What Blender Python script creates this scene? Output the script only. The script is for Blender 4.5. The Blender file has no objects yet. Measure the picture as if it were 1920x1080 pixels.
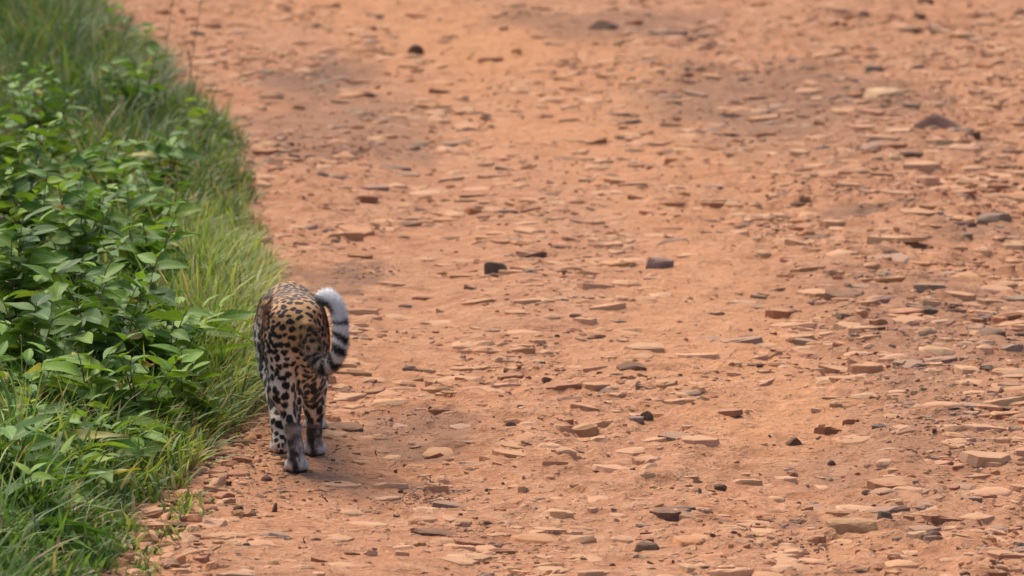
import bpy, math, random
import numpy as np
from mathutils import Vector, Matrix, kdtree

random.seed(7)
rng = np.random.default_rng(11)
scene = bpy.context.scene
COL = scene.collection
R = math.radians

# ------------------------------------------------------------------ camera
CAM_H, PITCH, FPX = 3.2, R(9.0), 9700.0          # focal length in photo pixels (1920 wide)
cam_d = bpy.data.cameras.new('camera')
cam = bpy.data.objects.new('camera', cam_d)
COL.objects.link(cam)
cam.location = (0, 0, CAM_H)
cam.rotation_euler = (R(90) - PITCH, 0, 0)
cam_d.sensor_width = 36.0
cam_d.lens = 36.0 * FPX / 1920.0
cam_d.clip_start, cam_d.clip_end = 0.1, 2000.0
cam_d.dof.use_dof = True
cam_d.dof.focus_distance = 16.75
cam_d.dof.aperture_fstop = 4.8
scene.camera = cam

# ------------------------------------------------------------------ sky, sun, exposure
SUN_EL, SUN_AZ = R(60), R(-38)                    # azimuth clockwise from +Y (away from the camera)
world = bpy.data.worlds.new('World')
scene.world = world
world.use_nodes = True
wn = world.node_tree
bg = wn.nodes['Background']
sky = wn.nodes.new('ShaderNodeTexSky')
sky.sky_type = 'NISHITA'
sky.sun_disc = False
sky.sun_elevation, sky.sun_rotation = SUN_EL, SUN_AZ
sky.dust_density, sky.air_density, sky.ozone_density = 4.0, 1.0, 1.0
wn.links.new(sky.outputs[0], bg.inputs[0])
bg.inputs[1].default_value = 0.125
sun_d = bpy.data.lights.new('sun', 'SUN')
sun_d.energy, sun_d.angle, sun_d.color = 1.5, R(34), (1.0, 0.92, 0.80)
sun = bpy.data.objects.new('sun', sun_d)
COL.objects.link(sun)
sv = Vector((math.sin(SUN_AZ) * math.cos(SUN_EL), math.cos(SUN_AZ) * math.cos(SUN_EL), math.sin(SUN_EL)))
sun.rotation_euler = sv.to_track_quat('Z', 'Y').to_euler()
scene.view_settings.view_transform = 'Standard'
scene.view_settings.look = 'None'
scene.view_settings.gamma = 1.0
scene.view_settings.use_curve_mapping = False
scene.view_settings.exposure = 0.84
scene.render.engine = 'CYCLES'
scene.cycles.use_denoising = True
scene.cycles.max_bounces = 6
scene.cycles.transparent_max_bounces = 6

# ------------------------------------------------------------------ helpers
SP, CP = math.sin(PITCH), math.cos(PITCH)
def ground_at(px, py):
    """road-plane point seen at photo pixel"""
    u, v = (px - 960) / FPX, (540 - py) / FPX
    d = np.array([u, CP + v * SP, -SP + v * CP])
    t = -CAM_H / d[2]
    return d[0] * t, d[1] * t
def x_at(px, Y, z=0.0):
    dep = Y * CP + (CAM_H - z) * SP
    return (px - 960) * dep / FPX
def ppm(Y, z=0.0):
    return FPX / (Y * CP + (CAM_H - z) * SP)
def world_at(px, py, Y):
    u, v = (px - 960) / FPX, (540 - py) / FPX
    t = Y / (CP + v * SP)
    return np.array([u * t, Y, CAM_H + (-SP + v * CP) * t])

def _hash(ix, iy, iz, seed):
    n = (ix.astype(np.int64) * 374761393 + iy.astype(np.int64) * 668265263 + iz.astype(np.int64) * 2147483647 + seed * 144665) & 0xFFFFFFFF
    n = ((n ^ (n >> 13)) * 1274126177) & 0xFFFFFFFF
    n = ((n ^ (n >> 16)) * 2246822519) & 0xFFFFFFFF
    return ((n ^ (n >> 15)) & 0xFFFFFF) / float(0xFFFFFF)
def vn2(x, y, seed=0):
    x, y = np.asarray(x, float), np.asarray(y, float)
    ix, iy = np.floor(x), np.floor(y)
    fx, fy = x - ix, y - iy
    fx = fx * fx * fx * (fx * (fx * 6 - 15) + 10); fy = fy * fy * fy * (fy * (fy * 6 - 15) + 10)
    z = np.zeros_like(ix)
    a, b = _hash(ix, iy, z, seed), _hash(ix + 1, iy, z, seed)
    c, d = _hash(ix, iy + 1, z, seed), _hash(ix + 1, iy + 1, z, seed)
    return (a * (1 - fx) + b * fx) * (1 - fy) + (c * (1 - fx) + d * fx) * fy
def vn3(p, s, seed=0):
    q = np.asarray(p, float) * s
    i = np.floor(q); f = q - i
    f = f * f * (3 - 2 * f)
    out = 0
    for dx in (0, 1):
        for dy in (0, 1):
            for dz in (0, 1):
                w = (f[..., 0] if dx else 1 - f[..., 0]) * (f[..., 1] if dy else 1 - f[..., 1]) * (f[..., 2] if dz else 1 - f[..., 2])
                out = out + w * _hash(i[..., 0] + dx, i[..., 1] + dy, i[..., 2] + dz, seed)
    return out
def sstep(a, b, x):
    t = np.clip((x - a) / (b - a), 0, 1)
    return t * t * (3 - 2 * t)

def mesh_np(name, verts, faces_flat, sizes, mat=None, smooth=False, cols=None, colname='Col'):
    """fast mesh from numpy arrays"""
    me = bpy.data.meshes.new(name)
    verts = np.asarray(verts, np.float32)
    faces_flat = np.asarray(faces_flat, np.int32).ravel()
    sizes = np.asarray(sizes, np.int32)
    me.vertices.add(len(verts)); me.vertices.foreach_set('co', verts.ravel())
    me.loops.add(len(faces_flat)); me.loops.foreach_set('vertex_index', faces_flat)
    me.polygons.add(len(sizes))
    st = np.zeros(len(sizes), np.int32); st[1:] = np.cumsum(sizes)[:-1]
    me.polygons.foreach_set('loop_start', st)
    me.update(calc_edges=True)
    me.polygons.foreach_set('use_smooth', np.full(len(sizes), smooth))
    if cols is not None:
        at = me.color_attributes.new(colname, 'FLOAT_COLOR', 'POINT')
        c4 = np.ones((len(verts), 4), np.float32); c4[:, :3] = cols
        at.data.foreach_set('color', c4.ravel())
    if mat: me.materials.append(mat)
    return me
def link(name, me, parent=None, label=None, cat=None, group=None, kind=None):
    o = bpy.data.objects.new(name, me)
    COL.objects.link(o)
    if parent is not None: o.parent = parent
    for k, v in (('label', label), ('category', cat), ('group', group), ('kind', kind)):
        if v: o[k] = v
    return o

class NT:
    def __init__(s, name):
        s.m = bpy.data.materials.new(name); s.m.use_nodes = True
        s.t = s.m.node_tree; s.n = s.t.nodes; s.b = s.n['Principled BSDF']; s.out = s.n['Material Output']
    def add(s, ty, ins=None, **kw):
        nd = s.n.new(ty)
        for k, v in kw.items(): setattr(nd, k, v)
        for k, v in (ins or {}).items(): s.set(nd.inputs[k], v)
        return nd
    def set(s, sock, v):
        if isinstance(v, bpy.types.NodeSocket): s.t.links.new(v, sock)
        else: sock.default_value = v
    def noise(s, scale, vec=None, detail=4, rough=.55, dist=0):
        nd = s.add('ShaderNodeTexNoise', {'Scale': scale, 'Detail': detail, 'Roughness': rough, 'Distortion': dist})
        if vec is not None: s.set(nd.inputs['Vector'], vec)
        return nd.outputs[0]
    def ramp(s, fac, stops):
        nd = s.add('ShaderNodeValToRGB'); s.set(nd.inputs[0], fac)
        el = nd.color_ramp.elements
        while len(el) < len(stops): el.new(.5)
        for e, (p, c) in zip(el, stops):
            e.position = p; e.color = (*c, 1) if len(c) == 3 else c
        return nd.outputs[0]
    def rng(s, v, a, b, c=0., d=1.):
        nd = s.add('ShaderNodeMapRange', {0: v, 1: a, 2: b, 3: c, 4: d}); nd.clamp = True
        return nd.outputs[0]
    def mix(s, f, a, b, mode='MIX'):
        nd = s.add('ShaderNodeMix', data_type='RGBA', blend_type=mode)
        s.set(nd.inputs[0], f)
        for i, v in ((6, a), (7, b)):
            s.set(nd.inputs[i], (*v, 1) if isinstance(v, tuple) and len(v) == 3 else v)
        return nd.outputs[2]
    def math(s, op, a, b=0.):
        nd = s.add('ShaderNodeMath', {0: a, 1: b}, operation=op)
        return nd.outputs[0]
    def bump(s, h, dist, strength=1., nrm=None):
        nd = s.add('ShaderNodeBump', {'Height': h, 'Distance': dist, 'Strength': strength})
        if nrm is not None: s.set(nd.inputs['Normal'], nrm)
        return nd.outputs[0]

# ------------------------------------------------------------------ materials
DIRT_A, DIRT_B, DIRT_C = (.42, .184, .086), (.54, .282, .162), (.20, .080, .042)
def mat_dirt():
    s = NT('red_dirt')
    g = s.add('ShaderNodeNewGeometry').outputs['Position']
    at = s.add('ShaderNodeAttribute', attribute_name='Col')
    sep = s.add('ShaderNodeSeparateColor', {0: at.outputs['Color']})
    n1 = s.noise(1.1, g, 5, .6)
    n2 = s.noise(9, g, 6, .65)
    n3 = s.noise(60, g, 3, .55)
    n5 = s.noise(3.2, g, 6, .7)
    t1 = s.noise(11, g, 3, .5, .2); t2 = s.noise(27, g, 2, .5, .1); t3 = s.noise(52, g, 1, .5)
    l1, l2, l3 = s.rng(t1, .53, .60), s.rng(t2, .53, .63), s.rng(t3, .54, .68)     # thin flakes of bedrock flush with the soil
    calm = s.rng(n5, .62, .42)
    c = s.mix(s.rng(n1, .35, .68), DIRT_A, (.41, .205, .105))
    c = s.mix(s.rng(n5, .46, .68, 0, .75), c, (.32, .15, .08))
    c = s.mix(s.math('MULTIPLY', s.rng(n2, .48, .75), .6), c, DIRT_B)
    c = s.mix(s.math('MULTIPLY', s.rng(n2, .48, .28), .9), c, DIRT_C)
    lv = s.math('MULTIPLY', s.math('MAXIMUM', l1, s.math('MAXIMUM', l2, l3)), s.math('MULTIPLY', calm, .55))
    c = s.mix(lv, c, (.56, .32, .19))
    c = s.mix(s.math('MULTIPLY', s.rng(n3, .35, .7), .45), c, (.36, .17, .092))
    c = s.mix(s.math('MULTIPLY', sep.outputs[2], .55), c, (.54, .255, .112))        # orange sand patches
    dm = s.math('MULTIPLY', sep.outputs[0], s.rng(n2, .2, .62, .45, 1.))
    c = s.mix(s.math('MULTIPLY', dm, .95), c, (.15, .09, .062))                     # grey-brown patches, silt among them
    c = s.mix(sep.outputs[1], c, (.16, .095, .05))                                   # humus under the verge
    sp = s.noise(170, g, 2, .5)
    c = s.mix(s.rng(sp, .68, .74, 0, .6), c, (.13, .065, .04))                       # dark grit
    s.set(s.b.inputs['Base Color'], c)
    s.b.inputs['Roughness'].default_value = .95
    s.b.inputs['Specular IOR Level'].default_value = .12
    b = s.bump(n2, .04, .9)
    b = s.bump(l1, .010, .6, b); b = s.bump(l2, .007, .5, b); b = s.bump(l3, .004, .5, b)
    b = s.bump(n3, .005, .7, b)
    b = s.bump(sp, .0015, .8, b)
    s.set(s.b.inputs['Normal'], b)
    return s.m
def mat_stone(use_attr):
    s = NT('dusty_stone_' + ('mass' if use_attr else 'single'))
    g = s.add('ShaderNodeNewGeometry')
    pos = g.outputs['Position']
    if use_attr: col = s.add('ShaderNodeAttribute', attribute_name='Col').outputs['Color']
    else: col = s.add('ShaderNodeObjectInfo').outputs['Color']
    n1, n2 = s.noise(16, pos, 5, .65), s.noise(110, pos, 4, .7)
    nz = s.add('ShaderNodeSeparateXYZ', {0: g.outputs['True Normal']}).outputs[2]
    c = s.mix(s.rng(n1, .35, .7, 0, .5), col, s.mix(1., col, (.62, .55, .5), 'MULTIPLY'))
    c = s.mix(s.rng(n2, .5, .75, 0, .35), c, s.mix(.5, col, (.62, .40, .27)))
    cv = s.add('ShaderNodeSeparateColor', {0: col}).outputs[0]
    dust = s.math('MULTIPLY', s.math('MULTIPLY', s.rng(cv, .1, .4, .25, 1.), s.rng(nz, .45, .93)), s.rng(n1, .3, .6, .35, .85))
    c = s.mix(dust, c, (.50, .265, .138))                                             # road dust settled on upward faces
    s.set(s.b.inputs['Base Color'], c)
    s.b.inputs['Roughness'].default_value = .9
    s.b.inputs['Specular IOR Level'].default_value = .2
    b = s.bump(n1, .012, .6); b = s.bump(n2, .003, .8, b)
    s.set(s.b.inputs['Normal'], b)
    return s.m
def mat_rock():
    s = NT('bare_rock')
    tc = s.add('ShaderNodeTexCoord').outputs['Object']
    pos = s.add('ShaderNodeNewGeometry').outputs['Position']
    col = s.add('ShaderNodeObjectInfo').outputs['Color']
    n1, n2 = s.noise(22, pos, 6, .65), s.noise(140, pos, 4, .7)
    c = s.mix(s.rng(n1, .35, .7, 0, .7), col, s.mix(1., col, (.5, .45, .42), 'MULTIPLY'))
    c = s.mix(s.rng(n2, .5, .8, 0, .4), c, (.42, .24, .16))
    s.set(s.b.inputs['Base Color'], c)
    s.b.inputs['Roughness'].default_value = .85
    s.b.inputs['Specular IOR Level'].default_value = .25
    b = s.bump(n1, .015, .7); b = s.bump(n2, .003, .8, b)
    s.set(s.b.inputs['Normal'], b)
    return s.m
def add_translucent(s, col, amount):
    tr = s.add('ShaderNodeBsdfTranslucent', {'Color': col})
    mx = s.add('ShaderNodeMixShader', {0: amount, 1: s.b.outputs[0], 2: tr.outputs[0]})
    s.set(s.out.inputs['Surface'], mx.outputs[0])
def mat_leaf():
    s = NT('green_leaf')
    tc = s.add('ShaderNodeTexCoord').outputs['Object']
    oi = s.add('ShaderNodeObjectInfo')
    sx = s.add('ShaderNodeSeparateXYZ', {0: tc})
    ax = s.math('ABSOLUTE', sx.outputs[0])
    n1 = s.noise(5, tc, 4, .6)
    c = s.mix(s.rng(n1, .3, .75, 0, .55), oi.outputs['Color'], s.mix(1., oi.outputs['Color'], (1.7, 1.35, .9), 'MULTIPLY'))
    rib = s.rng(ax, .012, .03, .7, 0)
    vv = s.math('SUBTRACT', s.math('MULTIPLY', sx.outputs[1], 46.), s.math('MULTIPLY', ax, 60.))
    vein = s.rng(s.math('SINE', vv), .8, 1., 0, .28)
    c = s.mix(s.math('MAXIMUM', rib, vein), c, s.mix(.6, oi.outputs['Color'], (.30, .40, .14)))
    n2 = s.noise(16, tc, 2, .5)
    c = s.mix(s.rng(n2, .70, .76, 0, .6), c, (.17, .11, .03))
    s.set(s.b.inputs['Base Color'], c)
    s.b.inputs['Roughness'].default_value = .5
    s.b.inputs['Specular IOR Level'].default_value = .22
    s.set(s.b.inputs['Normal'], s.bump(s.math('MAXIMUM', rib, vein), .02, -.5))
    add_translucent(s, s.mix(1., c, (1.5, 1.6, .6), 'MULTIPLY'), .25)
    return s.m
def mat_blade():
    s = NT('grass_blade')
    col = s.add('ShaderNodeAttribute', attribute_name='Col').outputs['Color']
    s.set(s.b.inputs['Base Color'], col)
    s.b.inputs['Roughness'].default_value = .5
    s.b.inputs['Specular IOR Level'].default_value = .35
    add_translucent(s, s.mix(1., col, (1.4, 1.5, .7), 'MULTIPLY'), .35)
    return s.m
def mat_stem():
    s = NT('plant_stem')
    pos = s.add('ShaderNodeNewGeometry').outputs['Position']
    c = s.mix(s.rng(s.noise(25, pos, 3), .35, .65), (.10, .11, .035), (.15, .055, .035))
    s.set(s.b.inputs['Base Color'], c)
    s.b.inputs['Roughness'].default_value = .6
    return s.m
def mat_coat(fur):
    s = NT('leopard_' + ('fur' if fur else 'skin'))
    col = s.add('ShaderNodeAttribute', attribute_name='Col').outputs['Color']
    tc = s.add('ShaderNodeTexCoord').outputs['Object']
    n = s.noise(160, tc, 3, .7)
    c = s.mix(s.rng(n, .35, .7, 0, .4), col, s.mix(1., col, (.6, .56, .52), 'MULTIPLY'))
    s.set(s.b.inputs['Base Color'], c)
    s.b.inputs['Roughness'].default_value = .7
    s.b.inputs['Specular IOR Level'].default_value = .2
    s.b.inputs['Sheen Weight'].default_value = .15
    if not fur: s.set(s.b.inputs['Normal'], s.bump(n, .004, .6))
    return s.m
def mat_plain(name, c, rough=.5, spec=.5):
    s = NT(name)
    tc = s.add('ShaderNodeTexCoord').outputs['Object']
    s.set(s.b.inputs['Base Color'], s.mix(s.rng(s.noise(40, tc, 3), .3, .7, 0, .4), c, tuple(v * .55 for v in c)))
    s.b.inputs['Roughness'].default_value = rough
    s.b.inputs['Specular IOR Level'].default_value = spec
    return s.m
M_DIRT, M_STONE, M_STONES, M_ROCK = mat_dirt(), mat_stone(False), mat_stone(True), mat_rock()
M_LEAF, M_BLADE, M_STEM = mat_leaf(), mat_blade(), mat_stem()
M_SKIN, M_FUR = mat_coat(False), mat_coat(True)

# ------------------------------------------------------------------ the road surface
EDGE_PX = [(258, 1079), (318, 980), (378, 900), (425, 800), (462, 720), (478, 620), (462, 520), (432, 420), (420, 320), (392, 240), (315, 160), (228, 90), (115, 0)]
_e = np.array([ground_at(*p) for p in EDGE_PX])
_ey = np.concatenate([[0.], _e[:, 1], [60.]]); _ex = np.concatenate([[_e[0, 0] - .4], _e[:, 0], [_e[-1, 0] - 3.]])
def edge_x(y): return np.interp(y, _ey, _ex)

BLOBS = [(1740, 620, 220, 110, .4), (1640, 860, 170, 60, .25), (1560, 250, 260, 60, .25),  # silt and other dark grey-brown patches: photo pixel, half sizes in px, strength
    (760, 785, 130, 30, .65), (610, 135, 60, 16, .9), (590, 150, 130, 34, .75), (735, 228, 60, 16, .85), (700, 285, 110, 16, .6), (690, 510, 70, 18, .75), (640, 240, 190, 60, .5),  # the first darkens the soil to the right of the leopard
    (1650, 402, 90, 14, .8), (800, 915, 80, 18, .8), (1760, 800, 160, 60, .35), (1520, 1005, 70, 14, .5), (1480, 190, 260, 60, .6),
    (1130, 45, 220, 28, .55), (1850, 440, 90, 22, .5), (570, 525, 70, 12, .6), (650, 880, 120, 16, .55), (555, 880, 60, 14, .6), (1700, 960, 160, 30, .3), (1560, 560, 200, 40, .2)]  # some of these darken the soil around the leopard's feet
SAND = [(1340, 600, 190, 160, .55), (1050, 180, 260, 110, .6), (760, 640, 140, 60, .3), (860, 80, 190, 60, .9), (700, 20, 250, 40, .7), (1450, 790, 160, 50, .7), (1330, 700, 200, 60, .4), (1200, 300, 200, 60, .5), (1600, 1010, 120, 40, .3), (1340, 380, 180, 60, .4)]
def blobs(x, y, L, seed):
    out = np.zeros_like(x)
    wx = x + .18 * (vn2(x * 4, y * 2, seed) - .5) + .07 * (vn2(x * 14, y * 7, seed + 1) - .5)
    wy = y + .9 * (vn2(x * 3, y * 1.5, seed + 2) - .5) + .35 * (vn2(x * 13, y * 6, seed + 3) - .5)
    for px, py, a, b, s in L:
        cx, cy = ground_at(px, py)
        _, y0 = ground_at(px, py + b); _, y1 = ground_at(px, py - b)
        d = ((wx - cx) / (a / ppm(cy))) ** 2 + ((wy - cy) / ((y1 - y0) / 2)) ** 2
        out = np.maximum(out, s * np.clip(1.6 - d, 0, 1))
    return out
def ground_h(x, y):
    x, y = np.asarray(x, float), np.asarray(y, float)
    h = .05 * (vn2(x * .7, y * .45, 1) - .5) + .030 * (vn2(x * 2.1, y * 1.3, 2) - .5) + .008 * (vn2(x * 6, y * 4, 3) - .5) + .005 * (vn2(x * 17, y * 12, 4) - .5)
    rough = sstep(.35, .7, vn2(x * .9 + 3, y * .35, 9)) * .6 + .4 + .5 * sstep(.8, 1.8, x)
    for sc, amp, sd, lo in ((5.5, .012, 21, .54), (10., .010, 22, .56), (19., .006, 23, .58), (33., .004, 24, .58)):
        n = vn2(x * sc + .6 * vn2(x * 9, y * 9, sd + 5), y * sc * .75, sd)
        h = h + amp * rough * sstep(lo, lo + .07, n)                     # low flat ledges of bedrock
    e = edge_x(y)
    h = h + .07 * sstep(e + .05, e - .6, x)
    h = h - .028 * np.exp(-((x - 1.05 - .1 * np.sin(y * .3)) / .28) ** 2) - .02 * np.exp(-((x + .35) / .3) ** 2)   # worn wheel tracks
    return h
def road_mesh():
    xs = np.concatenate([-4 - np.geomspace(.02, 14, 26)[::-1], np.arange(-4, 4, .015), 4 + np.geomspace(.02, 14, 26)])
    ys, y, st = [], 12.5, .016
    while y < 37:
        ys.append(y); y += .016 + .034 * max(0, (y - 14)) / 18
    ys = np.concatenate([12.5 - np.geomspace(.03, 16, 26)[::-1], ys, ys[-1] + np.geomspace(.06, 40, 40)])
    X, Y = np.meshgrid(xs, ys)
    Z = ground_h(X, Y)
    r = np.maximum(np.maximum(sstep(14, 17.9, np.abs(X)), sstep(-1, -3.4, Y)), sstep(60, 76, Y))
    Z = Z * (1 - r) - .14 * r
    nx, ny = len(xs), len(ys)
    V = np.stack([X, Y, Z], -1).reshape(-1, 3)
    i = np.arange(ny - 1)[:, None] * nx + np.arange(nx - 1)[None]
    F = np.stack([i, i + 1, i + nx + 1, i + nx], -1).reshape(-1, 4)
    x, y = V[:, 0], V[:, 1]
    dark_patch = blobs(x, y, BLOBS, 40)
    sand = blobs(x, y, SAND, 50)
    e = edge_x(y)
    verge = sstep(e + .02, e - .12, x + .1 * (vn2(x * 8, y * 5, 61) - .5)) * .8
    return mesh_np('dirt_road', V, F, np.full(len(F), 4), M_DIRT, True, np.stack([dark_patch, verge, sand], -1))
road = link('dirt_road', road_mesh(), kind='structure', label='red stony dirt road with worn wheel tracks')
gv = [(-300, -100, -.1), (300, -100, -.1), (300, 900, -.1), (-300, 900, -.1)]
ground = link('ground', mesh_np('ground', gv, [0, 1, 2, 3], [4], M_DIRT, False, np.array([[.1, .4, .1]] * 4)), kind='structure', label='flat red earth beyond the road')

# ------------------------------------------------------------------ stones
TONES = {'m': (.21, .11, .072), 'p': (.56, .325, .188), 't': (.43, .222, .115), 'o': (.50, .225, .10), 'g': (.26, .175, .13), 'd': (.135, .070, .044), 'r': (.30, .125, .068), 'k': (.145, .105, .082)}
def stone_unit(sd, n=None, slab=True):
    """irregular broken slab, x and y in +-.5, z in 0..1"""
    r = random.Random(sd)
    n = n or r.randint(8, 10)
    ang = sorted((i + r.uniform(-.38, .38)) / n * 2 * math.pi for i in range(n))
    rad = [r.uniform(.55, 1.08) for _ in ang]
    P = np.array([(math.cos(a) * q, math.sin(a) * q) for a, q in zip(ang, rad)])
    P -= (P.max(0) + P.min(0)) / 2; P /= np.abs(P).max(0) * 2
    P = np.sign(P) * np.abs(P) ** np.array([1.0, 1.15]) * np.array([1, 2 ** .15])
    lens = sd % 2 == 0 and slab
    tx, ty = r.uniform(-.4, .4), r.uniform(-1.1, -.1)
    V = []
    for p in P: V.append((p[0] * 1.06, p[1] * 1.06, -1.4))
    for p in P: V.append((p[0], p[1], (.02 if lens else .42) + r.uniform(-.16, .16) + tx * p[0] + ty * p[1]))
    k = (.66 if lens else .80) if slab else .55
    for p in P:
        q = k + r.uniform(-.18, .12)
        V.append((p[0] * q + r.uniform(-.04, .04), p[1] * q + r.uniform(-.04, .04), .68 + r.uniform(-.16, .16) + tx * p[0] * q + ty * p[1] * q))
    V.append((r.uniform(-.15, .15), r.uniform(-.15, .15), .85 if lens else .74))
    F = []
    for i in range(n):
        j = (i + 1) % n
        F += [(i, j, n + j), (i, n + j, n + i), (n + i, n + j, 2 * n + j), (n + i, 2 * n + j, 2 * n + i), (2 * n + i, 2 * n + j, 3 * n)]
    return np.array(V), np.array(F)
UNITS = [stone_unit(100 + i) for i in range(28)]
SMALL = [stone_unit(200 + i, 6 + i % 2) for i in range(24)]
CHIPS = [stone_unit(300 + i, 5) for i in range(12)]
def unit_meshes(U, mat, nm):
    return [mesh_np(nm, v, f, np.full(len(f), 3), mat, i % 2 == 0) for i, (v, f) in enumerate(U)]
ST_MESH = unit_meshes(UNITS, M_STONE, 'stone')

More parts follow.
